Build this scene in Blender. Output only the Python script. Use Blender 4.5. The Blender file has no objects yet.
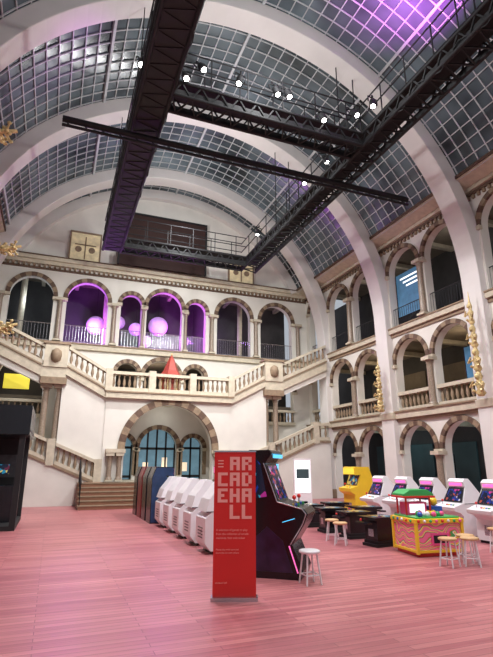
import bpy, math, random
from mathutils import Vector, Matrix, Euler
random.seed(4)
sc=bpy.context.scene
try:
    sc.view_settings.view_transform='Standard'
except Exception: pass
XC=5.1; ZC=8.1; RI=8.7; RO=9.3; WO=9.0; YE=25.7
RIBS=[-4,1.5,7,12.5,18,23.5]
def lin(c):
    c=c/255.0
    return c/12.92 if c<=0.04045 else ((c+0.055)/1.055)**2.4
def C(r,g,b): return (lin(r),lin(g),lin(b),1)
MATS={}
def mat(name,col,rough=0.6,metal=0.0,em=None,es=0.0,var=0.12,scale=3.0):
    if name in MATS: return MATS[name]
    m=bpy.data.materials.new(name); m.use_nodes=True
    nt=m.node_tree; b=nt.nodes['Principled BSDF']
    b.inputs['Roughness'].default_value=rough
    b.inputs['Metallic'].default_value=metal
    tc=nt.nodes.new('ShaderNodeTexCoord'); n=nt.nodes.new('ShaderNodeTexNoise')
    n.inputs['Scale'].default_value=scale; n.inputs['Detail'].default_value=4
    r=nt.nodes.new('ShaderNodeValToRGB')
    r.color_ramp.elements[0].position=0.3; r.color_ramp.elements[1].position=0.7
    r.color_ramp.elements[0].color=tuple(c*(1-var) for c in col[:3])+(1,)
    r.color_ramp.elements[1].color=tuple(min(1,c*(1+var)) for c in col[:3])+(1,)
    nt.links.new(tc.outputs['Object'],n.inputs['Vector'])
    nt.links.new(n.outputs['Fac'],r.inputs['Fac'])
    nt.links.new(r.outputs['Color'],b.inputs['Base Color'])
    if em:
        b.inputs['Emission Color'].default_value=em
        b.inputs['Emission Strength'].default_value=es
    MATS[name]=m
    return m
wallm=mat('plaster_wall',C(216,212,204),0.8,var=0.06,scale=1.2)
ribm=mat('rib_plaster',C(214,210,206),0.8,var=0.05,scale=1.0)
cream=mat('cream_stone',C(192,182,162),0.75,var=0.12,scale=5)
tan=mat('tan_stone',C(138,118,96),0.7,var=0.18,scale=6)
brown=mat('brown_brick',C(92,70,56),0.7,var=0.25,scale=8)
granite=mat('granite_column',C(142,126,110),0.35,var=0.25,scale=20)
stepm=mat('step_stone',C(140,98,75),0.6,var=0.1)
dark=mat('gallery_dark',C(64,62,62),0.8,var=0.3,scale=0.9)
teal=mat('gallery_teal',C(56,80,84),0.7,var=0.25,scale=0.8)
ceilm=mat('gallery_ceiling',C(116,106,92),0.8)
black=mat('black_steel',C(17,16,19),0.65,0.0,var=0.2)
blackp=mat('black_plastic',C(20,20,26),0.25,var=0.1)
white=mat('white_plastic',C(232,229,232),0.3,var=0.03)
offw=mat('muntin_paint',C(182,186,188),0.6,var=0.1)
gold=mat('gilded_wood',C(205,182,130),0.45,0.2,var=0.35,scale=12)
red=mat('banner_red',C(218,40,36),0.55,var=0.03)
pinkt=mat('banner_text',C(250,175,165),0.6,var=0.02)
lamp=mat('lamp_glow',C(255,255,255),0.5,em=(1,0.97,0.95,1),es=22)
maroon=mat('stage_panel',C(46,23,19),0.8,var=0.12,scale=1)
creamlit=mat('lit_panel',C(215,200,160),0.7,em=(1,.85,.55,1),es=0.15,var=0.3,scale=2.5)
metal=mat('metal_rail',C(60,60,65),0.4,0.7)
chrome=mat('chrome',C(190,190,195),0.25,0.9)
wood=mat('stool_wood',C(205,165,120),0.5,var=0.15,scale=10)
purple=mat('purple_globe',C(225,205,235),0.7,em=(0.55,0.3,0.8,1),es=0.22,var=0.15,scale=1.2)
bluewin=mat('blue_glass',C(60,84,98),0.1,em=(0.24,0.42,0.52,1),es=0.4,var=0.7,scale=2.2)
warmscr=mat('warm_display',C(220,190,150),0.4,em=(1,0.8,0.6,1),es=0.8,var=0.5,scale=3)
yellow=mat('yellow_plastic',C(240,200,50),0.35,var=0.05)
redp=mat('red_plastic',C(210,45,40),0.35,var=0.05)
greenp=mat('green_plastic',C(60,170,90),0.35,var=0.05)
pinkp=mat('pink_plastic',C(240,90,150),0.35,var=0.05)
bluep=mat('blue_plastic',C(40,90,190),0.35,var=0.05)
cyanl=mat('cyan_led',C(80,200,255),0.4,em=(0.1,0.6,1,1),es=1.0)
pinkl=mat('pink_led',C(255,80,180),0.4,em=(1,0.2,0.55,1),es=0.9)
whitel=mat('light_box',C(240,240,240),0.5,em=(0.9,0.97,1,1),es=1.1,var=0.05)
yell=mat('yellow_box',C(240,220,60),0.5,em=(1,0.85,0.1,1),es=0.5,var=0.2)
def screenmat(name,stops,scale,es):
    m=bpy.data.materials.new(name); m.use_nodes=True; nt=m.node_tree; b=nt.nodes['Principled BSDF']
    b.inputs['Roughness'].default_value=0.1
    b.inputs['Base Color'].default_value=(0.01,0.01,0.02,1)
    tc=nt.nodes.new('ShaderNodeTexCoord'); v=nt.nodes.new('ShaderNodeTexVoronoi'); v.inputs['Scale'].default_value=scale
    r=nt.nodes.new('ShaderNodeValToRGB'); r.color_ramp.interpolation='CONSTANT'
    sep=nt.nodes.new('ShaderNodeSeparateColor')
    while len(r.color_ramp.elements)<len(stops): r.color_ramp.elements.new(0.5)
    for i,(p,c) in enumerate(stops):
        r.color_ramp.elements[i].position=p; r.color_ramp.elements[i].color=c
    nt.links.new(tc.outputs['Object'],v.inputs['Vector']); nt.links.new(v.outputs['Color'],sep.inputs[0])
    nt.links.new(sep.outputs[0],r.inputs['Fac'])
    nt.links.new(r.outputs['Color'],b.inputs['Emission Color']); b.inputs['Emission Strength'].default_value=es
    return m
K=(0.002,0.008,0.03,1)
scr1=screenmat('screen_a',[(0,K),(0.66,C(30,60,160)),(0.8,C(200,90,60)),(0.9,C(230,220,240)),(0.95,C(230,60,160))],18,0.8)
scr2=screenmat('screen_b',[(0,K),(0.5,C(110,30,60)),(0.7,C(30,150,190)),(0.88,C(250,220,120))],11,0.6)
artm=screenmat('side_art',[(0,K),(0.5,C(20,60,160)),(0.65,C(40,190,220)),(0.78,C(210,50,160)),(0.9,C(230,230,240))],9,0.5)
def wavemat():
    m=bpy.data.materials.new('candy_wave'); m.use_nodes=True; nt=m.node_tree; b=nt.nodes['Principled BSDF']
    b.inputs['Roughness'].default_value=0.35
    tc=nt.nodes.new('ShaderNodeTexCoord'); w=nt.nodes.new('ShaderNodeTexWave'); w.bands_direction='Z'
    w.inputs['Scale'].default_value=1.9; w.inputs['Distortion'].default_value=9; w.inputs['Detail'].default_value=0.5; w.inputs['Detail Scale'].default_value=1.8
    r=nt.nodes.new('ShaderNodeValToRGB'); r.color_ramp.interpolation='CONSTANT'
    st=[(0,C(240,120,160)),(0.14,C(245,205,50)),(0.34,C(250,235,215)),(0.46,C(70,170,90)),(0.62,C(225,80,60)),(0.76,C(240,120,160))]
    while len(r.color_ramp.elements)<len(st): r.color_ramp.elements.new(0.5)
    for i,(p,c) in enumerate(st): r.color_ramp.elements[i].position=p; r.color_ramp.elements[i].color=c
    nt.links.new(tc.outputs['Object'],w.inputs['Vector']); nt.links.new(w.outputs['Fac'],r.inputs['Fac']); nt.links.new(r.outputs['Color'],b.inputs['Base Color'])
    return m
wave=wavemat()
def floormat():
    m=bpy.data.materials.new('pink_planks'); m.use_nodes=True; nt=m.node_tree; b=nt.nodes['Principled BSDF']
    tc=nt.nodes.new('ShaderNodeTexCoord'); mp=nt.nodes.new('ShaderNodeMapping')
    br=nt.nodes.new('ShaderNodeTexBrick')
    br.inputs['Color1'].default_value=C(206,134,134); br.inputs['Color2'].default_value=C(178,104,110); br.inputs['Mortar'].default_value=C(136,80,86)
    br.inputs['Scale'].default_value=1; br.inputs['Brick Width'].default_value=1.7; br.inputs['Row Height'].default_value=0.11
    br.inputs['Mortar Size'].default_value=0.004; br.offset=0.37
    mp2=nt.nodes.new('ShaderNodeMapping'); mp2.inputs['Scale'].default_value=(0.5,9,1)
    n=nt.nodes.new('ShaderNodeTexNoise'); n.inputs['Scale'].default_value=1.6; n.inputs['Detail'].default_value=8
    mx=nt.nodes.new('ShaderNodeMixRGB'); mx.blend_type='MULTIPLY'; mx.inputs[0].default_value=0.6
    r=nt.nodes.new('ShaderNodeValToRGB'); r.color_ramp.elements[0].position=0.3; r.color_ramp.elements[0].color=(0.6,0.55,0.58,1); r.color_ramp.elements[1].position=0.62; r.color_ramp.elements[1].color=(1,1,1,1)
    n2=nt.nodes.new('ShaderNodeTexNoise'); n2.inputs['Scale'].default_value=0.35
    r2=nt.nodes.new('ShaderNodeValToRGB'); r2.color_ramp.elements[0].position=0.35; r2.color_ramp.elements[0].color=(0.84,0.8,0.82,1); r2.color_ramp.elements[1].position=0.65; r2.color_ramp.elements[1].color=(1,1,1,1)
    mx2=nt.nodes.new('ShaderNodeMixRGB'); mx2.blend_type='MULTIPLY'; mx2.inputs[0].default_value=1
    nt.links.new(tc.outputs['Object'],mp.inputs[0]); nt.links.new(mp.outputs[0],br.inputs['Vector'])
    nt.links.new(tc.outputs['Object'],mp2.inputs[0]); nt.links.new(mp2.outputs[0],n.inputs['Vector']); nt.links.new(n.outputs['Fac'],r.inputs['Fac'])
    nt.links.new(tc.outputs['Object'],n2.inputs['Vector']); nt.links.new(n2.outputs['Fac'],r2.inputs['Fac'])
    nt.links.new(br.outputs['Color'],mx.inputs[1]); nt.links.new(r.outputs['Color'],mx.inputs[2])
    nt.links.new(mx.outputs[0],mx2.inputs[1]); nt.links.new(r2.outputs['Color'],mx2.inputs[2])
    nt.links.new(mx2.outputs[0],b.inputs['Base Color']); b.inputs['Roughness'].default_value=0.38
    return m
floorm=floormat()
def glassmat():
    m=bpy.data.materials.new('vault_glass'); m.use_nodes=True; nt=m.node_tree; b=nt.nodes['Principled BSDF']
    tc=nt.nodes.new('ShaderNodeTexCoord'); n=nt.nodes.new('ShaderNodeTexNoise'); n.inputs['Scale'].default_value=0.35; n.inputs['Detail'].default_value=3
    r=nt.nodes.new('ShaderNodeValToRGB'); r.color_ramp.elements[0].position=0.35; r.color_ramp.elements[1].position=0.7
    r.color_ramp.elements[0].color=C(34,42,46); r.color_ramp.elements[1].color=C(116,132,140)
    nt.links.new(tc.outputs['Object'],n.inputs['Vector']); nt.links.new(n.outputs['Fac'],r.inputs['Fac']); nt.links.new(r.outputs['Color'],b.inputs['Base Color'])
    b.inputs['Roughness'].default_value=0.22
    return m
glassm=glassmat()

class MB:
    def __init__(s): s.v=[];s.f=[];s.fm=[];s.mats=[];s.sm=[]
    def mi(s,m):
        if m not in s.mats: s.mats.append(m)
        return s.mats.index(m)
    def add(s,vs,fs,m,smooth=False):
        o=len(s.v); s.v+= [tuple(v) for v in vs]; i=s.mi(m)
        for f in fs: s.f.append(tuple(o+k for k in f)); s.fm.append(i); s.sm.append(smooth)
    def box(s,x0,x1,y0,y1,z0,z1,m):
        vs=[(x,y,z) for z in (z0,z1) for y in (y0,y1) for x in (x0,x1)]
        s.add(vs,[(0,2,3,1),(4,5,7,6),(0,1,5,4),(2,6,7,3),(0,4,6,2),(1,3,7,5)],m)
    def prism(s,pts,w0,w1,M,m):
        n=len(pts)
        vs=[M(u,w0,z) for u,z in pts]+[M(u,w1,z) for u,z in pts]
        fs=[tuple(range(n)),tuple(range(2*n-1,n-1,-1))]+[(i,i+n,(i+1)%n+n,(i+1)%n) for i in range(n)]
        s.add(vs,fs,m)
    def lathe(s,cx,cy,z0,prof,m,n=12,rot=0.0):
        vs=[];fs=[]
        for r,z in prof:
            for k in range(n):
                a=2*math.pi*k/n+rot; vs.append((cx+r*math.cos(a),cy+r*math.sin(a),z0+z))
        for i in range(len(prof)-1):
            for k in range(n):
                k2=(k+1)%n; fs.append((i*n+k,i*n+k2,(i+1)*n+k2,(i+1)*n+k))
        s.add(vs,fs,m,n>7)
        s.add(vs[:n],[tuple(range(n-1,-1,-1))],m); s.add(vs[-n:],[tuple(range(n))],m)
    def tube(s,p0,p1,r,m,n=6,r1=None):
        p0=Vector(p0);p1=Vector(p1); d=(p1-p0)
        if d.length<1e-6: return
        d.normalize(); a=d.orthogonal().normalized(); b=d.cross(a); r1=r if r1 is None else r1
        vs=[p0+(a*math.cos(2*math.pi*k/n)+b*math.sin(2*math.pi*k/n))*r for k in range(n)]+[p1+(a*math.cos(2*math.pi*k/n)+b*math.sin(2*math.pi*k/n))*r1 for k in range(n)]
        s.add(vs,[(k,(k+1)%n,(k+1)%n+n,k+n) for k in range(n)],m,n>5)
        s.add(vs,[tuple(range(n-1,-1,-1)),tuple(range(n,2*n))],m)
    def ball(s,c,rx,ry,rz,m,n=10,q=6):
        vs=[];fs=[]
        for i in range(q+1):
            t=math.pi*i/q
            for k in range(n):
                a=2*math.pi*k/n; vs.append((c[0]+rx*math.sin(t)*math.cos(a),c[1]+ry*math.sin(t)*math.sin(a),c[2]+rz*math.cos(t)))
        for i in range(q):
            for k in range(n):
                k2=(k+1)%n; fs.append((i*n+k,(i+1)*n+k,(i+1)*n+k2,i*n+k2))
        s.add(vs,fs,m,True)
    def build(s,name,loc=(0,0,0),rz=0.0,parent=None,bevel=0):
        me=bpy.data.meshes.new(name); me.from_pydata(s.v,[],s.f)
        for m in s.mats: me.materials.append(m)
        me.polygons.foreach_set('material_index',s.fm); me.polygons.foreach_set('use_smooth',s.sm)
        me.update(); 
        o=bpy.data.objects.new(name,me); sc.collection.objects.link(o)
        o.location=loc; o.rotation_euler=(0,0,rz)
        if parent: o.parent=parent
        if bevel:
            b=o.modifiers.new('bevel','BEVEL'); b.width=bevel; b.segments=2; b.limit_method='ANGLE'
        return o
def inst(o,loc,rz=0):
    n=bpy.data.objects.new(o.name.split('.')[0],o.data); sc.collection.objects.link(n); n.location=loc; n.rotation_euler=(0,0,rz)
    for md in o.modifiers:
        b=n.modifiers.new(md.name,md.type); b.width=md.width; b.segments=md.segments; b.limit_method=md.limit_method
    return n
MX=lambda u,w,z:(XC+u,YE+w,z)
MR=lambda u,w,z:(XC+WO+w,u,z)
ML=lambda u,w,z:(XC-WO-w,u,z)
def rect(mb,M,u0,u1,z0,z1,w0,w1,m): mb.prism([(u0,z0),(u1,z0),(u1,z1),(u0,z1)],w0,w1,M,m)
def arch_tile(mb,M,u0,u1,z0,z1,cx,r,zs,zsp,w0,w1,m,seg=16):
    if cx-r>u0: rect(mb,M,u0,cx-r,z0,z1,w0,w1,m)
    if u1>cx+r: rect(mb,M,cx+r,u1,z0,z1,w0,w1,m)
    if zs>z0: rect(mb,M,cx-r,cx+r,z0,zs,w0,w1,m)
    P=[(cx+r*math.cos(math.pi*k/seg),zsp+r*math.sin(math.pi*k/seg)) for k in range(seg+1)]
    for k in range(seg):
        a,b=P[k],P[k+1]
        mb.prism([a,(a[0],z1),(b[0],z1),b],w0,w1,M,m)
def arch_trim(mb,M,cx,r,zsp,wf,t=0.2,nv=13,m1=None,m2=None,w=0.07,legs=0):
    m1=m1 or brown; m2=m2 or tan
    for k in range(nv):
        a0=math.pi*k/nv;a1=math.pi*(k+1)/nv;am=(a0+a1)/2
        pts=[(cx+R*math.cos(a),zsp+R*math.sin(a)) for R,a in ((r-0.02,a0),(r+t,a0),(r+t,am),(r+t,a1),(r-0.02,a1),(r-0.02,am))]
        mb.prism(pts,wf-w,wf+0.05,M,m1 if k%2==0 else m2)
    for sgn in (-1,1):
        u=cx+sgn*(r+t/2-0.01)
        rect(mb,M,u-t/2-0.04,u+t/2+0.04,zsp-0.16,zsp,wf-w-0.05,wf+0.05,cream)
        if legs: rect(mb,M,u-t/2,u+t/2,zsp-0.16-legs,zsp-0.16,wf-w*0.6,wf+0.05,tan)
def column(mb,x,y,z0,z1,r,m=None):
    m=m or granite; h=z1-z0
    mb.box(x-r*1.5,x+r*1.5,y-r*1.5,y+r*1.5,z0,z0+0.08,cream)
    mb.lathe(x,y,z0+0.08,[(r*1.35,0),(r*1.35,0.06),(r*1.05,0.1),(r,0.14),(r*0.88,h-0.42),(r*0.9,h-0.36),(r*1.05,h-0.34),(r*0.95,h-0.3),(r*1.4,h-0.2),(r*1.5,h-0.16)],m,12)
    mb.box(x-r*1.6,x+r*1.6,y-r*1.6,y+r*1.6,z1-0.14,z1,cream)
def balustrade(mb,p0,p1,h=0.9,m=None,sp=0.24,thick=0.13):
    m=m or cream
    p0=Vector(p0);p1=Vector(p1); d=p1-p0; L=Vector((d.x,d.y,0)).length; nrm=Vector((-d.y,d.x,0)).normalized()*thick
    def rail(z0,z1,k=1.0):
        n=nrm*k
        vs=[]
        for p in (p0,p1):
            for s_,z in ((-1,z0),(1,z0),(1,z1),(-1,z1)): vs.append(p+n*s_+Vector((0,0,z)))
        mb.add(vs,[(0,1,2,3),(7,6,5,4),(0,4,5,1),(1,5,6,2),(2,6,7,3),(3,7,4,0)],m)
    rail(-0.02,0.16); rail(h-0.14,h,1.15)
    n=max(1,int(L/sp))
    for i in range(n):
        p=p0+d*((i+0.5)/n)
        mb.lathe(p.x,p.y,p.z+0.1,[(0.05,0),(0.05,0.05),(0.035,0.1),(0.075,0.25),(0.06,0.38),(0.03,0.5),(0.05,0.58),(0.05,h-0.2)],tan,8)
def railing(mb,p0,p1,h=0.95,m=None,sp=0.14):
    m=m or metal
    p0=Vector(p0);p1=Vector(p1);d=p1-p0;L=d.length
    for z in (0.08,h): mb.tube(p0+Vector((0,0,z)),p1+Vector((0,0,z)),0.022,m,5)
    n=int(L/sp)
    for i in range(n+1):
        p=p0+d*(i/n); mb.tube(p,p+Vector((0,0,h)),0.009,m,4)

f=MB(); f.box(XC-13.5,XC+13.5,-8,30,-0.2,0,floorm); f.build('floor')
def side_wall(M,name,sgn):
    mb=MB()
    rect(mb,M,-8,-4,0,12.2,0,0.4,wallm)
    tr=MB()
    bal=MB()
    for i,y in enumerate(RIBS):
        if i<len(RIBS)-1: tiles=[(y,y+2.75,y+1.54,1.02),(y+2.75,y+5.5,y+3.96,1.02)]
        else: tiles=[(y,YE,y+1.2,0.6)]
        for (u0,u1,cx,r) in tiles:
            for z0,z1,zs,zsp in ((0,3.8,0,3.3-r),(3.8,7.6,3.9,7.05-r),(7.6,12.2,7.7,11.35-r)):
                arch_tile(mb,M,u0,u1,z0,z1,cx,r,zs,zsp,0,0.4,wallm)
                arch_trim(tr,M,cx,r,zsp,0,t=0.17,nv=13)
            balustrade(bal,M(cx-r,0.12,3.92),M(cx+r,0.12,3.92),0.85)
            railing(bal,M(cx-r,0.15,7.7),M(cx+r,0.15,7.7),0.95)
        if i<len(RIBS)-1:
            c=y+2.75
            for z0,z1 in ((0,2.2),(3.92,5.95),(7.75,10.25)):
                x,yy,_=M(c,-0.1,0); column(tr,x,yy,z0,z1,0.14)
    for z0,z1,w,m in ((3.5,3.62,-0.1,tan),(3.62,3.88,-0.2,cream),(3.88,3.94,-0.26,tan),(7.3,7.45,-0.06,tan),(7.45,7.66,-0.16,cream),(7.66,7.72,-0.2,tan),(11.68,11.78,-0.1,brown),(11.8,11.95,-0.2,cream)):
        rect(tr,M,-8,YE,z0,z1,w,0.02,m)
    for k in range(120):
        y=-4+k*0.25
        if y<YE-0.2: rect(tr,M,y,y+0.1,11.52,11.66,-0.1,0.02,tan)
    off=WO-math.sqrt(RO**2-(12.2-ZC)**2)
    tr.prism([(0,11.95),(-0.25,11.95),(-off-0.12,12.15),(-off-0.12,12.35),(0.4,12.35),(0.4,11.95)],-8,YE,lambda u,w,z:M(w,u,z),cream)
    tr.prism([(-off-0.13,12.18),(-off-0.18,12.18),(-off-0.18,12.3),(-off-0.13,12.3)],-8,YE,lambda u,w,z:M(w,u,z),brown)
    mb.build(name)
    return tr,bal
trR,balR=side_wall(MR,'wall_right',1); trR.build('trim_1'); balR.build('gallery_balustrade')
trL,balL=side_wall(ML,'wall_left',-1); trL.build('trim_2'); balL.build('gallery_balustrade')
for M,nm in ((MR,'right'),(ML,'left')):
    g=MB()
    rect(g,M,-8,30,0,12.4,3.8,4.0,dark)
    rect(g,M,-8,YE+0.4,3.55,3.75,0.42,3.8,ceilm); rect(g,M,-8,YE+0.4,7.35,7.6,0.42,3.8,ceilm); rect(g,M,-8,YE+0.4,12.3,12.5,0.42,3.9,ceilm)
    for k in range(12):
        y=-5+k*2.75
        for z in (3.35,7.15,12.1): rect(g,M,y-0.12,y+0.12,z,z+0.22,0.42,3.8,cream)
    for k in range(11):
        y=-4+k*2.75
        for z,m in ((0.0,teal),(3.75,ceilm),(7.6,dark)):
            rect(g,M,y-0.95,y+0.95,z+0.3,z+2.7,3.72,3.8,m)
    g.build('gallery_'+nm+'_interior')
for y in RIBS:
    mb=MB(); w=0.42
    path=[(-RI,-RO,0,0),(-RI,-RO,ZC,ZC)]
    n=56
    for k in range(1,n):
        a=math.pi-math.pi*k/n; path.append((RI*math.cos(a),RO*math.cos(a),ZC+RI*math.sin(a),ZC+RO*math.sin(a)))
    path+= [(RI,RO,ZC,ZC),(RI,RO,0,0)]
    vs=[];fs=[]
    for (ui,uo,zi,zo) in path:
        vs+=[(XC+ui,y-w,zi),(XC+ui,y+w,zi),(XC+uo,y+w,zo),(XC+uo,y-w,zo)]
    for k in range(len(path)-1):
        a=4*k;b=a+4
        for j in range(4): fs.append((a+j,b+j,b+(j+1)%4,a+(j+1)%4))
    mb.add(vs,fs,ribm)
    for s in (-1,1):
        x=XC+s*RI
        mb.box(min(x-s*0.08,x+s*0.3),max(x-s*0.08,x+s*0.3),y-w-0.06,y+w+0.06,0,0.45,tan)
        mb.box(min(x-s*0.05,x+s*0.3),max(x-s*0.05,x+s*0.3),y-w-0.05,y+w+0.05,3.6,3.9,cream)
    mb.build('vault_rib',bevel=0.03)
A0=math.asin((12.2-ZC)/RO); A1=math.pi-A0; NA=41; y0=-8; y1=YE
g=MB(); vs=[];fs=[]
for k in range(NA+1):
    a=A0+(A1-A0)*k/NA
    for y in (y0,y1): vs.append((XC+(RO+0.02)*math.cos(a),y,ZC+(RO+0.02)*math.sin(a)))
for k in range(NA): fs.append((2*k,2*k+1,2*k+3,2*k+2))
g.add(vs,fs,glassm); g.build('ceiling')
g=MB()
def arcp(R,a,y): return (XC+R*math.cos(a),y,ZC+R*math.sin(a))
for k in range(NA+1):
    a=A0+(A1-A0)*k/NA; da=(0.05 if k%10==0 else 0.018)/RO
    r0=RO-(0.1 if k%10==0 else 0.03)
    vs=[arcp(R,aa,y) for y in (y0,y1) for R,aa in ((r0,a-da),(r0,a+da),(RO+0.01,a+da),(RO+0.01,a-da))]
    g.add(vs,[(0,1,2,3),(7,6,5,4),(0,4,5,1),(1,5,6,2),(2,6,7,3),(3,7,4,0)],offw)
y=RIBS[0]-5.5; ys=[]
while y<YE:
    if y>y0: ys.append(y)
    y+=0.5
for y in ys:
    vs=[];fs=[]
    for k in range(NA+1):
        a=A0+(A1-A0)*k/NA
        vs+=[arcp(RO-0.03,a,y-0.018),arcp(RO-0.03,a,y+0.018),arcp(RO+0.01,a,y+0.018),arcp(RO+0.01,a,y-0.018)]
    for k in range(NA):
        a=4*k;b=a+4
        for j in range(4): fs.append((a+j,b+j,b+(j+1)%4,a+(j+1)%4))
    g.add(vs,fs,offw)
g.build('vault_glazing_bars')
e=MB(); t=MB(); bl=MB()
rect(e,MX,-9.4,-9.0,0,12.2,0,0.4,wallm); rect(e,MX,9.0,9.4,0,12.2,0,0.4,wallm)
cols=[(-9.0,-5.5,-6.9,1.05),(-5.5,-2.75,-4.15,1.05),(-2.75,-1.2,-1.85,0.56),(-1.2,1.2,0,1.0),(1.2,2.75,1.85,0.56),(2.75,5.5,4.15,1.05),(5.5,9.0,6.9,1.05)]
for i,(u0,u1,cx,r) in enumerate(cols):
    top=11.15 if r>0.7 else 10.75
    arch_tile(e,MX,u0,u1,7.6,12.2,cx,r,7.75,top-r,0,0.4,wallm); arch_trim(t,MX,cx,r,top-r,0,t=0.2)
    railing(bl,MX(cx-r,0.12,7.75),MX(cx+r,0.12,7.75),0.95,chrome)
    if abs(cx)>6: arch_tile(e,MX,u0,u1,3.8,7.6,cx,r,3.9,6.9-r,0,0.4,wallm); arch_trim(t,MX,cx,r,6.9-r,0); balustrade(bl,MX(cx-r,-0.05,3.9),MX(cx+r,-0.05,3.9),0.85)
    elif abs(cx)<3:
        tp=7.15 if r>0.7 else 6.9
        arch_tile(e,MX,u0,u1,3.8,7.6,cx,r,5.0,tp-r,0,0.4,wallm); arch_trim(t,MX,cx,r,tp-r,0)
    else: rect(e,MX,u0,u1,3.8,7.6,0,0.4,wallm)
    if abs(cx)<3:
        tp=3.5 if r>0.7 else 3.1
        arch_tile(e,MX,u0,u1,0,3.8,cx,r,0.95,tp-r,0,0.4,wallm); arch_trim(t,MX,cx,r,tp-r,0,legs=1.2)
    else: rect(e,MX,u0,u1,0,3.8,0,0.4,wallm)
for u in (-5.5,-2.75,2.75,5.5,-1.2,1.2,8.3,-8.3):
    x,yy,_=MX(u,-0.12,0); column(t,x,yy,7.75,10.05,0.13 if abs(u)>2 else 0.09)
for z0,z1,w,m in ((7.4,7.65,-0.18,cream),(7.65,7.72,-0.24,tan),(11.55,11.65,-0.08,brown),(11.8,12.0,-0.2,cream),(12.0,12.2,-0.32,cream),(12.2,12.26,-0.36,brown)):
    rect(t,MX,-9,9,z0,z1,w,0.02,m)
for k in range(72): rect(t,MX,-9+k*0.25,-8.9+k*0.25,11.66,11.8,-0.18,0.02,tan)
n=40
for k in range(n):
    u0=-8.45+16.9*k/n; u1=-8.45+16.9*(k+1)/n
    h0=ZC+math.sqrt(9.35**2-u0*u0); h1=ZC+math.sqrt(9.35**2-u1*u1)
    e.prism([(u0,12.2),(u1,12.2),(u1,h1),(u0,h0)],0,0.4,MX,wallm)
e.build('wall_back')
for k in range(n):
    a0=A0+(A1-A0)*k/n; a1=A0+(A1-A0)*(k+1)/n
    t.prism([(R*math.cos(a),ZC+R*math.sin(a)) for R,a in ((8.75,a0),(9.3,a0),(9.3,a1),(8.75,a1))],-0.35,0.02,MX,ribm)
t.build('trim_3'); bl.build('balcony_railing')
p=MB(); rect(p,MX,-2.75,2.1,12.28,15.45,-0.55,-0.45,maroon)
rect(p,MX,-2.75,2.1,15.4,15.5,-0.6,-0.4,black); rect(p,MX,-2.85,-2.75,12.27,15.5,-0.6,-0.4,black); rect(p,MX,2.1,2.2,12.27,15.5,-0.6,-0.4,black); p.build('stage_backdrop_panel')
for i,(a,b) in enumerate(((-5.3,-3.8),(3.8,5.3))):
    p=MB(); rect(p,MX,a,b,12.3,13.9,-0.12,0.0,creamlit)
    rect(p,MX,a-0.08,b+0.08,13.9,14.0,-0.15,0,tan); rect(p,MX,a-0.08,a,12.27,13.9,-0.15,0,tan); rect(p,MX,b,b+0.08,12.27,13.9,-0.15,0,tan)
    rect(p,MX,(a+b)/2-0.03,(a+b)/2+0.03,12.4,13.7,-0.16,-0.1,tan); rect(p,MX,a+0.2,b-0.2,13.2,13.25,-0.16,-0.1,tan)
    for q in (-0.35,0.35): p.prism([((a+b)/2+q+0.17*math.cos(j*math.pi/5),12.95+0.17*math.sin(j*math.pi/5)) for j in range(10)],-0.16,-0.1,MX,tan)
    p.build('window_%d'%(i+1))
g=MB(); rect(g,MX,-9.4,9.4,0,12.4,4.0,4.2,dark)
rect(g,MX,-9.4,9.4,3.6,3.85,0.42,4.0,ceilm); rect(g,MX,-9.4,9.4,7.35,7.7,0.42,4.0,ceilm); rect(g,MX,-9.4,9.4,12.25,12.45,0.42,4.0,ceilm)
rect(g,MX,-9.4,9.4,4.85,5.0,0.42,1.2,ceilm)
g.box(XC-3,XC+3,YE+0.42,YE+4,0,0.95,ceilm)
for u in (-5.6,2.75): rect(g,MX,u-0.06,u+0.06,7.7,12.25,0.42,4.0,dark)  # partitions added to block the purple light from spilling between gallery bays
for u in (-7.5,-3,5.4): 
    x,yy,_=MX(u,2.4,0); g.lathe(x,yy,7.7,[(0.16,0),(0.16,4.5)],cream,12)
for k in range(10):
    u=-8.5+k*1.9; rect(g,MX,u-0.1,u+0.1,12.0,12.25,0.42,4,cream)
g.build('gallery_back_interior')
p=MB()
for (u,w,z,r) in ((-3.5,2.6,9.5,0.55),(-2.2,2.9,9.9,0.4),(-1.2,2.6,9.5,0.4),(0.2,2.9,9.9,0.6),(-0.5,3.0,8.9,0.35)):
    x,yy,_=MX(u,w,z); p.ball((x,yy,z),r,r,r,purple,20,12); p.tube((x,yy,z+r),(x,yy,12.2),0.015,black,4)
p.build('purple_globe_lights')
for i,(cx,r,tp) in enumerate(((0,1.0,3.5),(-1.85,0.56,3.1),(1.85,0.56,3.1))):
    p=MB(); w=0.47
    pts=[(cx-r,0.97),(cx+r,0.97)]+[(cx+r*math.cos(math.pi*k/16),tp-r+r*math.sin(math.pi*k/16)) for k in range(17)]
    p.prism(pts,w,w+0.03,MX,bluewin)
    k=2 if r>0.7 else 1
    for j in range(-k,k+1):
        u=cx+j*r/(k+0.0001)*0.97; h=tp-r+math.sqrt(max(0,r*r-(u-cx)**2)); rect(p,MX,u-0.045,u+0.045,0.97,h,w-0.05,w+0.06,black)
    for z in (1.1,tp-r,): rect(p,MX,cx-r,cx+r,z-0.06,z+0.06,w-0.05,w+0.06,black)
    for j in range(2 if r>0.7 else 1):
        u=cx-0.55*r+j*1.0*r; rect(p,MX,u-0.14,u+0.14,1.35+0.2*j,1.8+0.25*j,w-0.03,w,warmscr)
    p.build('door_%d'%(i+1))
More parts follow.
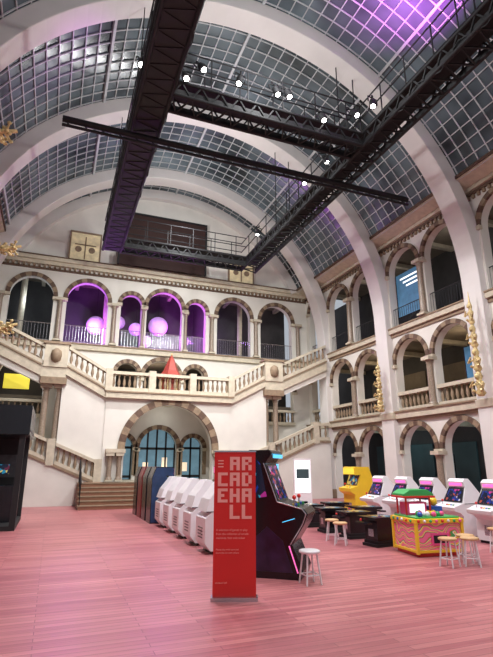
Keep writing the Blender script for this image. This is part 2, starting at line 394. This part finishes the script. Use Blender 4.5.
# ---------- grand staircase ----------
s=MB(); YF=23.0
MF=lambda u,w,z:(XC+u,YF+w,z)
arch_tile(s,MF,-3.05,3.05,0.95,4.65,0,2.1,0.95,2.35,0,0.4,wallm,24)
arch_trim(s,MF,0,2.1,2.35,0,t=0.3,nv=21,m1=tan,m2=brown,w=0.1)
for sg in (-1,1):
    for o in (2.3,2.72):
        column(s,XC+sg*o,YF-0.25,0.97,2.2,0.11)
    s.box(XC+sg*2.5-0.42,XC+sg*2.5+0.42,YF-0.45,YF,2.2,2.36,cream)
s.box(XC-3.1,XC+3.1,YF-0.25,YE-0.02,4.65,5.0,cream)
s.box(XC-3.1,XC+3.1,YF-0.3,YF,4.9,4.97,tan)
balustrade(s,(XC-2.9,YF-0.05,5.0),(XC+2.9,YF-0.05,5.0),0.9)
for u in (-3.0,3.0,-1.0,1.0): s.box(XC+u-0.16,XC+u+0.16,YF-0.24,YF+0.14,4.98,6.0,cream)
s.box(XC-3.0,XC+3.0,YF-0.6,YE-0.02,0,0.95,cream)
for k in range(6): s.box(XC-4.0,XC+4.0,20.6+0.3*k,22.42,0.158*k,0.158*(k+1)-0.04,stepm); s.box(XC-4.03,XC+4.03,20.57+0.3*k,22.42,0.158*(k+1)-0.04,0.158*(k+1),tan)
s.box(XC-4.0,XC+4.0,22.4,YF,0,0.95,stepm)
for sg in (-1,1):
    M=lambda u,w,z,sg=sg:(XC+sg*u,YF+w,z)
    B=lambda a,b:balustrade(s,M(*a),M(*b),0.9)
    s.prism([(3.05,0),(5.0,0),(5.0,5.9),(4.9,6.0),(3.05,5.0)],0.05,0.4,M,wallm)
    s.prism([(3.0,4.6),(4.9,5.6),(4.9,6.02),(3.0,5.02)],-0.12,2.68,M,cream)
    s.prism([(4.9,5.45),(5.95,5.45),(5.95,6.0),(4.9,6.0)],-0.15,2.68,M,cream)
    s.prism([(5.95,5.5),(8.65,6.75),(8.65,7.28),(5.95,6.02)],-0.12,2.68,M,cream)
    s.prism([(5.95,5.2),(8.65,6.4),(8.65,6.75),(5.95,5.5)],0.0,0.4,M,wallm)
    s.prism([(3.0,4.95),(4.9,5.95),(4.9,6.03),(3.0,5.03)],-0.17,-0.1,M,tan)
    s.prism([(5.95,5.95),(8.65,7.2),(8.65,7.28),(5.95,6.03)],-0.17,-0.1,M,tan)
    B((3.15,-0.02,5.05),(4.85,-0.02,6.0)); B((5.9,-0.02,6.02),(8.6,-0.02,7.27))
    x=M(5.38,0,0)[0]
    s.box(x-0.5,x+0.5,YF-0.22,YF+0.35,5.9,6.95,cream); s.box(x-0.58,x+0.58,YF-0.28,YF+0.4,6.95,7.05,tan)
    s.lathe(x,YF-0.22,6.1,[(0.05,0),(0.2,0.1),(0.24,0.35),(0.2,0.55),(0.05,0.65)],tan,10)
    s.box(x-0.55,x+0.55,YF-0.2,YF+0.4,5.15,5.45,tan)
    for o in (-0.28,0.28):
        column(s,x+o,YF+0.32,2.6,5.15,0.15)
    s.box(x-0.5,x+0.5,YF+0.12,YF+0.5,0,2.65,wallm)
    s.prism([(3.0,0),(8.65,0),(8.65,2.85),(7.9,2.85),(3.1,0.8),(3.0,0.8)],-0.12,0.1,M,wallm)
    s.prism([(3.0,0),(8.65,0),(8.65,2.8),(7.9,2.8),(3.1,0.75)],0.1,2.68,M,cream)
    s.prism([(3.0,0.75),(7.9,2.8),(8.65,2.8),(8.65,2.92),(7.9,2.92),(3.0,0.87)],-0.2,0.12,M,tan)
    B((3.3,-0.05,0.98),(5.0,-0.05,1.7)); B((5.4,-0.05,1.87),(7.7,-0.05,2.84)); B((7.9,-0.05,2.92),(8.6,-0.05,2.92))
    for o,z in ((3.2,0.9),(5.2,1.75),(7.8,2.85)): s.box(M(o,0,0)[0]-0.16,M(o,0,0)[0]+0.16,YF-0.22,YF+0.12,z-0.1,z+1.02,cream)
    hx=M(3.95,0,0)[0]
    s.tube((hx,20.7,0.95),(hx,22.5,1.9),0.03,black,6)
    for k in range(4): yy=20.8+k*0.55; s.tube((hx,yy,0.05),(hx,yy,0.98+(yy-20.7)*0.53),0.018,black,5)
s.build('grand_staircase')
p=MB()
p.lathe(0,0,0,[(0.5,0),(0.5,0.12),(0.42,0.14),(0.42,0.8),(0.62,0.82),(0.66,0.9),(0.4,1.25),(0.36,1.35),(0.2,1.75),(0.03,2.1)],mat('pagoda_red',C(155,58,46),0.5,var=0.15),6)
for k in range(6):
    a=math.pi/3*k; p.tube((0.46*math.cos(a),0.46*math.sin(a),0.1),(0.46*math.cos(a),0.46*math.sin(a),0.85),0.04,gold,6)
p.ball((0,0,2.13),0.06,0.06,0.08,gold)
p.build('red_pagoda_model',(XC+0.1,YF+0.85,5.0))
# ---------- trusses ----------
ZT=11.7
def beam(mb,p0,p1,wd=0.4,hh=0.45,rail=1.1,web=False):
    p0=Vector(p0);p1=Vector(p1);d=(p1-p0);L=d.length;d.normalize();n=Vector((-d.y,d.x,0))*wd
    U=Vector((0,0,1))
    for s_ in (-1,1):
        for z in (0,hh): mb.tube(p0+n*s_+U*z,p1+n*s_+U*z,0.065,black,6)
    vs=[p0-n*0.9,p0+n*0.9,p1+n*0.9,p1-n*0.9]; vs=[v+U*(hh-0.05) for v in vs]+[v+U*(hh) for v in vs]
    mb.add(vs,[(0,1,2,3),(7,6,5,4),(0,4,5,1),(1,5,6,2),(2,6,7,3),(3,7,4,0)],black)
    if web:
        vs=[p0-n,p0+n,p1+n,p1-n]; mb.add(vs,[(0,1,2,3)],black)
    for s_ in (-0.96,0.96):
        h2=hh if web else hh*0.5
        a=[p0+n*s_,p1+n*s_]; vs=[a[0],a[1],a[1]+U*h2,a[0]+U*h2]; mb.add(vs,[(0,1,2,3)],black)
    k=int(L/0.55)
    for i in range(k):
        a=p0+d*(L*i/k); b=p0+d*(L*(i+1)/k); m_=(a+b)/2
        mb.tube(a-n,m_+n,0.03,black,4); mb.tube(m_+n,b-n,0.03,black,4)
        for s_ in (-1,1):
            mb.tube(a+n*s_,m_+n*s_+U*hh,0.03,black,4); mb.tube(m_+n*s_+U*hh,b+n*s_,0.03,black,4)
            if i%2==0: mb.tube(a+n*s_+U*hh,a+n*s_+U*(hh+rail),0.022,black,4)
    for s_ in (-1,1):
        for q in (1,0.55): mb.tube(p0+n*s_+U*(hh+rail*q),p1+n*s_+U*(hh+rail*q),0.025,black,5)
tx0,tx1=1.7,8.85
mb=MB()
beam(mb,(tx0,0,ZT),(tx0,22.4,ZT),0.42,0.5,1.05,True); beam(mb,(tx1,0,ZT),(tx1,22.4,ZT))
for y in (0.4,11.5,22.0): beam(mb,(tx0+0.4,y,ZT),(tx1-0.4,y,ZT),0.35)
for x in (tx0,tx1):
    for y in (1.5,7,12.5,18):
        for dx in (-0.35,0.35): mb.tube((x+dx,y,ZT+0.4),(x+dx,y,ZC+math.sqrt(RI**2-(x+dx-XC)**2)-0.02),0.02,black,4)
for k in range(14):
    y=1+k*1.5
    for xx in (tx0+0.45,tx1-0.42): mb.tube((xx,y,ZT+0.2),(xx+0.02,y+0.7,ZT-0.12),0.018,black,4); mb.tube((xx+0.02,y+0.7,ZT-0.12),(xx,y+1.5,ZT+0.2),0.018,black,4)
mb.build('lighting_truss')
mb=MB(); mb.tube((-0.7,13.0,11.45),(11.7,13.0,11.45),0.1,black,8); mb.tube((-0.7,13.0,11.25),(11.7,13.0,11.25),0.05,black,6)
for k in range(25): mb.tube((-0.7+k*0.5,13,11.45),(-0.45+k*0.5,13,11.25),0.02,black,4)
mb.build('lighting_bar')
def mk_lamp():
    p=MB(); p.tube((0,0,-0.02),(0,0,-0.32),0.1,black,10,0.12); p.tube((0,0,-0.32),(0,0,-0.33),0.075,lamp,10)
    p.tube((-0.17,0,0.15),(-0.17,0,-0.15),0.02,black,4); p.tube((0.17,0,0.15),(0.17,0,-0.15),0.02,black,4); p.tube((-0.17,0,0.15),(0.17,0,0.15),0.02,black,4); p.tube((0,0,0.15),(0,0,0.3),0.035,black,5)
    return p.build('stage_light')
base=mk_lamp()
zl=13.25-0.3; ya=11.15; xa=tx0+0.42; xb=tx1-0.4; xc=tx1+0.4
lp=[(2.9,ya,zl),(xa,10.4,zl),(2.45,ya,zl-0.5),(4.15,ya,zl),(5.3,ya,zl),(5.7,ya,zl),(8.1,ya,zl),(xc,10.9,zl),(xb,10.5,zl),(xc,10.0,zl),(tx0-0.42,11.6,zl),(xa,9.0,zl),(xb,13.6,zl),(xb,15.2,zl),(tx0-0.42,15,zl),(xc,17,zl),(xb,20,zl),(6.9,ya,zl-0.5)]
for i,l in enumerate(lp):
    o=base if i==0 else inst(base,l)
    o.location=l
    o.rotation_euler=(random.uniform(-0.6,-0.2),random.uniform(-0.35,0.35),0)
# ---------- banner ----------
banner=bpy.data.objects.new('rollup_banner',None); sc.collection.objects.link(banner)
p=MB(); bw=0.285
p.box(-bw-0.02,bw+0.02,-0.08,0.1,0.0,0.045,chrome); p.box(-bw,bw,-0.012,0.0,0.045,1.87,red); p.box(-bw-0.01,bw+0.01,-0.02,0.01,1.865,1.885,chrome)
p.tube((0,0.05,0.03),(0,0.02,1.86),0.012,chrome,6)
p.build('banner_stand',parent=banner)
def text(s_,size,x,z,parent,matl,sx=1.0,off=0.0,y=-0.016,sy=1.0):
    cu=bpy.data.curves.new('txt','FONT'); cu.body=s_; cu.size=size; cu.offset=off; cu.extrude=0.001
    o=bpy.data.objects.new('lettering',cu); sc.collection.objects.link(o)
    bpy.context.view_layer.update()
    dg=bpy.context.evaluated_depsgraph_get(); me=bpy.data.meshes.new_from_object(o.evaluated_get(dg))
    bpy.data.objects.remove(o); me.materials.clear(); me.materials.append(matl)
    o=bpy.data.objects.new('lettering',me); sc.collection.objects.link(o)
    o.rotation_euler=(math.pi/2,0,0); o.location=(x,y,z); o.scale=(sx,sy,1); o.parent=parent
    return o
G={'A':['111','101','111','101','101'],'R':['111','101','110','101','101'],'C':['111','100','100','100','111'],'D':['110','101','101','101','110'],'E':['111','100','110','100','111'],'H':['101','101','111','101','101'],'L':['100','100','100','100','111']}
q=MB()
def glyph(ch,x,z,w,h):
    cw=w/3;chh=h/5
    for r_,row in enumerate(G[ch]):
        for c_,v in enumerate(row):
            if v=='1': q.box(x+c_*cw,x+(c_+1)*cw+0.0005,-0.018,-0.011,z+h-(r_+1)*chh,z+h-r_*chh+0.0005,pinkt)
gx=0.165
for (ch,cx_,zz) in (('A',1,1.62),('R',2,1.62),('C',0,1.41),('A',1,1.41),('D',2,1.41),('E',0,1.2),('H',1,1.2),('A',2,1.2),('L',1,0.99),('L',2,0.99)):
    glyph(ch,-0.235+cx_*gx,zz,0.135,0.18)
for k in range(3): q.box(-0.235,-0.16,-0.018,-0.011,1.66+k*0.04,1.675+k*0.04,pinkt)
q.build('logo_letters',parent=banner)
for j,tx in enumerate(('A selection of games to play','from the collection of arcade','machines, free with ticket')): text(tx,0.037,-0.25,0.84-0.05*j,banner,pinkt)
for j,tx in enumerate(('Please play with care and','share the fun with others')): text(tx,0.03,-0.25,0.6-0.04*j,banner,pinkt)
text('museum hall',0.03,-0.25,0.2,banner,pinkt)
banner.location=(2.385,6.54,0); banner.rotation_euler=(0,0,math.radians(-20))
# ---------- arcade cabinets ----------
MS=lambda u,w,z:(u,w,z)
def candy():
    p=MB(); W=0.34
    low=[(-0.34,0.06),(0.3,0.06),(0.26,0.5),(0.34,0.58),(0.52,0.63),(0.54,0.71),(0.24,0.8),(-0.3,0.8),(-0.46,0.66),(-0.46,0.2)]
    p.prism(low,-W,W,MS,white)
    up=[(0.24,0.78),(0.06,1.15),(0.1,1.29),(0.02,1.36),(-0.1,1.36),(-0.36,1.02),(-0.44,0.78)]
    n=len(up); a=[(u,-W*(1.0-0.28*(z-0.78)/0.58),z) for u,z in up]; b=[(u,-w,z) for u,w,z in a]
    p.add(a+b,[tuple(range(n)),tuple(range(2*n-1,n-1,-1))]+[(i,i+n,(i+1)%n+n,(i+1)%n) for i in range(n)],white)
    p.box(-0.3,0.26,-W+0.04,W-0.04,0,0.07,blackp)
    def q4(u0,z0,u1,z1,w0,w1,off,m):
        d=Vector((u1-u0,0,z1-z0)); nn=Vector((abs(d.z),0,abs(d.x))).normalized()*off
        p.add([(u0+nn.x,-w0,z0+nn.z),(u0+nn.x,w0,z0+nn.z),(u1+nn.x,w1,z1+nn.z),(u1+nn.x,-w1,z1+nn.z)],[(0,1,2,3)],m)
    q4(0.235,0.81,0.06,1.15,0.31,0.25,0.012,blackp); q4(0.215,0.84,0.085,1.1,0.24,0.2,0.02,scr1)
    p.box(0.085,0.1,-0.2,0.2,1.19,1.26,pinkl)
    for k,m in enumerate((redp,yellow,bluep,greenp)): p.lathe(0.4,-0.02+0.07*k,0.74,[(0.025,0),(0.025,0.03)],m,8)
    p.tube((0.38,-0.18,0.73),(0.38,-0.18,0.83),0.01,chrome,5); p.ball((0.38,-0.18,0.85),0.03,0.03,0.03,redp)
    p.box(0.275,0.29,-0.12,0.12,0.16,0.38,chrome)
    for k in range(4): p.box(-0.468,-0.455,-0.16,0.16,0.28+0.06*k,0.3+0.06*k,metal)
    for sg in (-1,1): p.box(-0.44,0.2,sg*W-0.004,sg*W+0.004,0.78,0.795,metal)
    return p
c=candy().build('candy_arcade_cabinet',(3.4,10.1,0),0,bevel=0.015)
for y in (11.2,12.3,13.4,14.5): inst(c,(3.4,y,0))
for y in (8.75,9.8,10.85,11.9,13.0): inst(c,(9.5,y,0),math.pi)
def upright(side,front,Hh=1.8,W=0.34,mq=pinkl,sc_=None,body=None):
    p=MB(); body=body or blackp
    prof=[(-0.42,0),(0.28,0),(0.28,0.75),(0.45,0.85),(0.46,0.95),(0.16,1.02),(0.02,1.38),(0.26,Hh-0.25),(0.26,Hh-0.02),(0.2,Hh),(-0.3,Hh),(-0.42,1.3)]
    p.prism(prof,-W,W,MS,body)
    for sg in (-1,1):
        q=[(u*0.96,0.03+z*0.97) for u,z in prof]
        p.prism(q,sg*W-0.006,sg*W+0.006,MS,side)
    p.add([(0.165,-W+0.05,1.04),(0.165,W-0.05,1.04),(0.04,W-0.05,1.36),(0.04,-W+0.05,1.36)],[(0,1,2,3)],sc_ or scr2)
    p.box(0.262,0.27,-W+0.03,W-0.03,Hh-0.23,Hh-0.04,mq)
    for k,m in enumerate((redp,yellow,bluep)): p.lathe(0.34,0.0+0.08*k,0.965,[(0.025,0),(0.025,0.03)],m,8)
    p.tube((0.33,-0.15,0.96),(0.33,-0.15,1.06),0.01,chrome,5); p.ball((0.33,-0.15,1.08),0.03,0.03,0.03,redp)
    p.box(0.282,0.29,-0.12,0.12,0.2,0.5,chrome)
    return p
blues=mat('cab_blue_side',C(38,62,100),0.35,var=0.3,scale=4); reds=mat('cab_red_side',C(130,40,45),0.35,var=0.3,scale=4); darks=mat('cab_dark_side',C(36,36,46),0.35,var=0.3,scale=4)
for (sd,y) in ((blues,15.6),(darks,16.5),(reds,17.4),(darks,18.3)):
    upright(sd,blackp,1.62,body=sd if sd is reds else blackp).build('upright_arcade_cabinet',(3.3,y,0))
upright(yellow,blackp,1.62,mq=yell,body=yellow).build('upright_arcade_cabinet',(9.5,14.3,0),math.pi)
upright(artm,blackp,1.75,mq=cyanl).build('upright_arcade_cabinet',(4.9,11.2,0),math.radians(-30))
upright(darks,blackp,1.66).build('upright_arcade_cabinet',(5.2,15.2,0),math.radians(180))
p=MB(); W=0.38
prof=[(-0.45,0),(0.42,0),(0.46,0.12),(0.3,0.5),(0.5,0.8),(0.56,0.95),(0.5,1.02),(0.1,1.12),(-0.12,1.72),(0.0,1.88),(-0.05,1.93),(-0.4,1.93),(-0.48,1.2)]
p.prism(prof,-W,W,MS,blackp)
for sg in (-1,1):
    w=sg*W
    p.prism([(-0.42,1.15),(-0.1,1.2),(-0.2,1.7),(-0.36,1.88)],w-0.006,w+0.006,MS,artm)
    p.prism([(-0.4,0.1),(0.3,0.1),(0.15,0.55),(-0.1,0.75),(-0.4,0.5)],w-0.004,w+0.004,MS,mat('dark_purple_side',C(40,28,60),0.3,var=0.5,scale=5))
    for a,b in zip(prof[3:8],prof[4:9]): p.tube((a[0]-0.03,w,a[1]),(b[0]-0.03,w,b[1]),0.012,chrome,5)
    p.tube((0.38,w,0.1),(0.25,w,0.48),0.012,pinkl,5); p.tube((0.15,w,0.82),(0.35,w,0.88),0.006,cyanl,5)
    p.tube((-0.43,w,0.15),(-0.45,w,1.1),0.012,pinkl,5)
p.add([(0.09,-W+0.06,1.15),(0.09,W-0.06,1.15),(-0.1,W-0.06,1.68),(-0.1,-W+0.06,1.68)],[(0,1,2,3)],scr1)
p.box(0.0,0.012,-W+0.04,W-0.04,1.8,1.86,cyanl)
for sd in (-0.2,0.2):
    p.tube((0.33,sd-0.08,1.05),(0.33,sd-0.08,1.17),0.012,chrome,6); p.ball((0.33,sd-0.08,1.19),0.035,0.035,0.035,redp)
    for k in range(3): p.lathe(0.3+0.03*k,sd+0.02+0.05*k,1.05,[(0.022,0),(0.022,0.04)],(yellow,bluep,greenp)[k],8)
p.build('fighting_arcade_cabinet',(3.6,7.75,0),math.radians(-38),bevel=0.012)
def stool(seat):
    p=MB(); p.lathe(0,0,0.42,[(0.14,0),(0.16,0.01),(0.16,0.035),(0.14,0.045)],seat,16)
    for k in range(4):
        a=math.pi/4+math.pi/2*k; p.tube((0.17*math.cos(a),0.17*math.sin(a),0),(0.11*math.cos(a),0.11*math.sin(a),0.42),0.014,white,6)
    for k in range(4):
        a=math.pi/4+math.pi/2*k; b=a+math.pi/2
        p.tube((0.152*math.cos(a),0.152*math.sin(a),0.13),(0.152*math.cos(b),0.152*math.sin(b),0.13),0.009,white,5)
    return p
st=stool(white).build('stool',(3.74,6.97,0)); sw=stool(wood).build('stool',(6.6,7.2,0),0.3)
for l in ((7.0,7.1,0),(7.2,7.4,0),(6.1,9.9,0),(6.25,10.5,0),(8.5,7.9,0),(8.7,9.3,0),(8.7,10.5,0)): inst(sw,l,random.random())
p=MB()
p.box(-0.36,0.36,-0.28,0.28,0.54,0.6,blackp); p.box(-0.2,0.2,-0.16,0.16,0.6,0.606,scr2); p.box(-0.24,0.24,-0.2,0.2,0.12,0.54,blackp); p.box(-0.3,0.3,-0.24,0.24,0,0.06,black); p.box(-0.26,0.26,-0.22,0.22,0.06,0.12,black)
for sg in (-1,1): p.box(min(sg*0.36,sg*0.5),max(sg*0.36,sg*0.5),-0.2,0.2,0.46,0.5,blackp); p.ball((sg*0.44,0.08,0.54),0.025,0.025,0.025,redp); p.box(min(sg*0.24,sg*0.25),max(sg*0.24,sg*0.25),-0.08,0.08,0.2,0.35,chrome)
c=p.build('cocktail_arcade_table',(6.85,9.5,0),0.1,bevel=0.01)
for l in ((7.0,10.7,0),(7.0,11.8,0),(7.0,13.0,0),(7.1,14.2,0),(8.1,11.8,0),(8.1,13.4,0)): inst(c,l,random.uniform(-.2,.2))
p=MB()
L_,D_=0.5,0.42
p.box(-L_+0.03,L_-0.03,-D_+0.03,D_-0.03,0,0.07,redp)
p.box(-L_,L_,-D_,D_,0.07,0.62,wave)
p.box(-L_-0.04,L_+0.04,-D_-0.04,D_+0.04,0.6,0.68,yellow)
p.box(-L_+0.02,L_-0.02,-D_+0.02,D_-0.02,0.68,0.71,greenp)
p.box(-L_-0.02,L_+0.02,-D_-0.02,D_+0.02,0.07,0.12,yellow)
for sx in (-1,1):
    for sy in (-1,1): p.box(sx*L_-0.03,sx*L_+0.03,sy*D_-0.03,sy*D_+0.03,0.05,0.62,yellow)
p.box(-0.2,0.2,-D_-0.02,-D_,0.2,0.42,pinkp); p.box(-0.15,0.15,-D_-0.03,-D_,0.24,0.38,blackp)
for k in range(8): p.ball((-0.46+0.13*k,-D_-0.04,0.64),0.032,0.032,0.032,(redp,white,greenp,pinkp)[k%4])
for k in range(5): p.ball((-L_-0.04,-0.32+0.16*k,0.64),0.032,0.032,0.032,(greenp,redp,white,bluep)[k%4])
for k in range(14):
    p.ball((random.uniform(-0.42,0.42),random.uniform(-0.35,0.0),0.75),0.055,0.055,0.055,(pinkp,yellow,bluep,redp,greenp,white)[k%6],8,5)
for x in (-0.42,0.12):
    for y in (0.0,0.34): p.tube((x,y,0.7),(x,y,1.08),0.022,redp,6)
p.box(-0.38,0.08,0.05,0.32,0.71,0.95,pinkp); p.box(-0.32,0.02,0.03,0.05,0.75,0.92,whitel)
p.prism([(-0.49,1.06),(0.19,1.06),(0.19,1.12),(0.05,1.2),(-0.35,1.2),(-0.49,1.12)],-0.06,0.4,MS,greenp)
p.box(-0.51,0.21,-0.08,0.42,1.04,1.08,redp)
p.box(0.2,0.46,0.08,0.33,0.71,0.86,bluep); p.ball((0.33,0.2,0.95),0.09,0.09,0.09,yellow)
p.build('candy_prize_machine',(7.2,8.4,0),math.radians(-8),bevel=0.01)
p=MB(); p.box(-0.4,0.4,-0.08,0.08,0,1.95,white); p.box(-0.34,0.34,-0.09,-0.08,0.5,1.85,whitel); p.box(-0.28,0.28,-0.1,-0.09,1.1,1.5,teal); p.box(-0.45,0.45,-0.2,0.2,0,0.06,blackp); p.build('light_box_sign',(10.5,20.0,0),-0.3)
p=MB(); p.box(-1.3,1.0,-1.6,1.4,0,0.12,black); p.box(-1.3,1.0,1.2,1.4,0.12,3.2,black); p.box(-1.3,-1.1,-1.6,1.4,0.12,3.2,black); p.box(-1.3,1.1,-1.7,1.5,2.5,3.3,blackp); p.box(0.85,1.0,-1.6,-1.45,0.12,2.5,black)
p.box(0.2,0.9,-0.6,1.1,0.12,1.1,blackp); p.box(0.0,0.85,1.18,1.2,1.3,2.0,mat('booth_shelf',C(52,56,60),0.4,var=0.4,scale=5)); p.box(0.1,0.5,1.15,1.17,1.4,1.7,scr2); p.box(1.1,1.11,-1.5,1.3,2.6,2.65,metal); p.build('black_game_booth',(-1.75,16.6,0))
def poster(nm,x,y,z,w,h,m,face='x',lines=True):
    p=MB(); p.box(-0.03,0,-w/2,w/2,0,h,m); p.box(-0.04,0.01,-w/2-0.03,-w/2,0,h,blackp); p.box(-0.04,0.01,w/2,w/2+0.03,0,h,blackp)
    p.box(-0.04,0.01,-w/2-0.03,w/2+0.03,-0.03,0,blackp)
    if lines:
        for k in range(3): p.box(-0.036,-0.03,-w*0.35,w*(0.35-0.1*k),h*(0.85-0.1*k),h*(0.89-0.1*k),whitel)
    o=p.build(nm,(x,y,z)); 
    if face=='y': o.rotation_euler=(0,0,math.pi/2)
    return o
bluesign=mat('blue_sign',C(60,98,130),0.5,em=(0.08,0.22,0.36,1),es=0.4,var=0.35)
poster('hanging_sign',XC+WO+0.42,16.46,8.3,1.9,2.05,bluesign)
poster('hanging_sign',XC+WO+1.2,19.5,8.6,1.1,1.5,bluesign,lines=False)
poster('hanging_sign',XC+WO+1.2,14.0,4.9,1.2,1.4,bluesign,lines=False)
poster('poster',XC+WO+1.5,13.9,0.5,1.2,1.7,mat('poster_pale',C(200,215,215),0.5,em=(0.6,0.8,0.85,1),es=0.35))
poster('poster',XC+WO+1.5,16.6,0.6,0.9,1.5,mat('poster_blue',C(90,150,170),0.5,em=(0.2,0.5,0.6,1),es=0.3))
poster('poster',XC+WO+1.5,19.5,4.3,1.3,1.6,mat('poster_cream',C(205,190,150),0.5,em=(0.8,0.6,0.3,1),es=0.2),lines=False)
poster('poster',XC-7.15,YE+0.9,5.35,1.2,0.75,yell,'y',False)
def totem(hh):
    p=MB(); n=4; s_=hh/n
    for i in range(n):
        z=i*s_; k=1-0.12*i
        p.lathe(0,0,z,[(0.09*k,0),(0.17*k,s_*0.12),(0.1*k,s_*0.3),(0.16*k,s_*0.5),(0.08*k,s_*0.66),(0.13*k,s_*0.8),(0.07*k,s_)],gold,8)
        for sg in (-1,1):
            p.tube((0,sg*0.12*k,z+s_*0.55),(-0.2*k,sg*0.26*k,z+s_*0.38),0.045,gold,6,0.03); p.tube((-0.2*k,sg*0.26*k,z+s_*0.38),(-0.22*k,sg*0.08,z+s_*0.6),0.035,gold,6,0.03)
            p.tube((0,sg*0.1*k,z+s_*0.15),(-0.18*k,sg*0.18*k,z+s_*0.25),0.05,gold,6,0.04)
        p.ball((-0.06,0,z+s_*0.8),0.12*k,0.1*k,0.13*k,gold)
    p.tube((0,0,hh),(0,0,hh+0.4),0.04,gold,6,0.01)
    return p
totem(3.4).build('gilded_totem',(XC+RI-0.3,12.4,3.95)); totem(2.1).build('gilded_totem',(XC+RI-0.28,18,3.95))
def branch():
    p=MB(); random.seed(9)
    P=[Vector((0,0,0)),Vector((0.7,0,-0.1)),Vector((1.3,-0.05,0.05)),Vector((1.8,0,0.24))]
    for i in range(3): p.tube(P[i],P[i+1],0.13-0.03*i,gold,8,0.1-0.025*i)
    for k in range(40):
        t_=random.uniform(0.3,1.75); b=Vector((t_,0,0.0+0.15*max(0,t_-1))); d=Vector((random.uniform(0.05,0.25),random.uniform(-.25,.25),random.uniform(-.22,.22)))
        p.tube(b,b+d,0.05,gold,6,0.02); p.ball(b+d,0.06,0.05,0.05,gold,7,5)
    return p
br=branch().build('gilded_ornament',(XC-RI+0.2,18,6.2))
inst(br,(XC-RI-0.02,18,9.15)); inst(br,(XC-RI+0.05,12.5,10.1))
# ---------- lights ----------
def light(kind,nm,loc,en,col=(1,1,1),size=0.3,target=None,ang=150,blend=1):
    L=bpy.data.lights.new(nm,kind); L.energy=en; L.color=col
    L.shadow_soft_size=size
    if kind=='SPOT': L.spot_size=math.radians(ang); L.spot_blend=blend
    o=bpy.data.objects.new(nm,L); sc.collection.objects.link(o); o.location=loc
    if target:
        o.rotation_euler=(Vector(target)-Vector(loc)).to_track_quat('-Z','Y').to_euler()
    return o
warm=(0.98,0.99,1.0); pk=(1,0.97,0.97)
for y in (2,8,14,19.5):
    e_=1250 if y<5 else 1800
    light('SPOT','flood_light',(XC-3,y,11.3),e_,pk,0.2,(XC-5,y+2,0),160)
    light('SPOT','flood_light',(XC+3,y,11.3),e_,pk,0.2,(XC+5,y+2,0),160)
for y in (4,10,16,21): light('POINT','vault_light',(XC,y,13.2),390,warm,0.1)
light('SPOT','end_wall_flood',(XC-2,14,10.8),1900,(0.97,1,0.96),0.2,(XC-2,25.7,8),90)
light('SPOT','end_wall_flood',(XC+2,14,10.8),1900,(0.97,1,0.96),0.2,(XC+3,25.7,8),90)
light('SPOT','magenta_wash',(8.9,8.4,13.4),3000,(0.75,0.14,0.85),0.2,(9.2,9.0,16.6),80)
light('SPOT','magenta_wash',(2.0,14,13.2),250,(0.7,0.15,0.9),0.2,(-1,14,15),80)
for y in (5,10,15.2,20.8):
    light('POINT','gallery_lamp',(XC+WO+2,y,2.8),30,(0.6,0.95,1),0.1)
    light('POINT','gallery_lamp',(XC+WO+2,y,6.6),35,(1,0.8,0.55),0.1)
    light('POINT','gallery_lamp',(XC+WO+2,y,11.3),25,(0.9,0.85,0.8),0.1)
light('POINT','purple_lamp',(XC-3.9,YE+1.6,9.0),380,(0.5,0.1,0.95),0.2)
light('POINT','purple_lamp',(XC+0.8,YE+1.6,8.8),420,(0.6,0.1,0.9),0.2)
light('POINT','purple_lamp',(XC+4,YE+2.5,9.3),60,(0.6,0.3,1),0.2)
light('POINT','gallery_lamp',(XC-7,YE+2,10.5),45,(0.7,0.8,0.9),0.1)
light('POINT','gallery_lamp',(XC+7,YE+2,10.5),30,(1,0.85,0.8),0.1)
light('POINT','gallery_lamp',(XC-7,YE+2,6.3),40,(1,0.85,0.7),0.1); light('POINT','gallery_lamp',(XC+7,YE+2,6.3),40,(1,0.85,0.7),0.1)
light('POINT','gallery_lamp',(XC,YE+2,6.5),40,(1,0.85,0.7),0.1)
light('POINT','portico_lamp',(XC,24.6,4.0),15,(0.9,1,0.95),0.1)
for sg in (-1,1): light('POINT','stair_lamp',(XC+sg*7,24.5,5.0),25,warm,0.1)
w=bpy.data.worlds.new('World'); sc.world=w; w.use_nodes=True
w.node_tree.nodes['Background'].inputs[0].default_value=(0.75,0.81,0.9,1); w.node_tree.nodes['Background'].inputs[1].default_value=0.55
cd=bpy.data.cameras.new('Camera'); cam=bpy.data.objects.new('Camera',cd); sc.collection.objects.link(cam)
cd.sensor_fit='VERTICAL'; cd.sensor_height=36; cd.lens=480/657*36; cd.clip_end=200
cam.location=(0,0,1.7); cam.rotation_euler=(math.radians(90+15.8),0,math.radians(-21.35))
sc.camera=cam
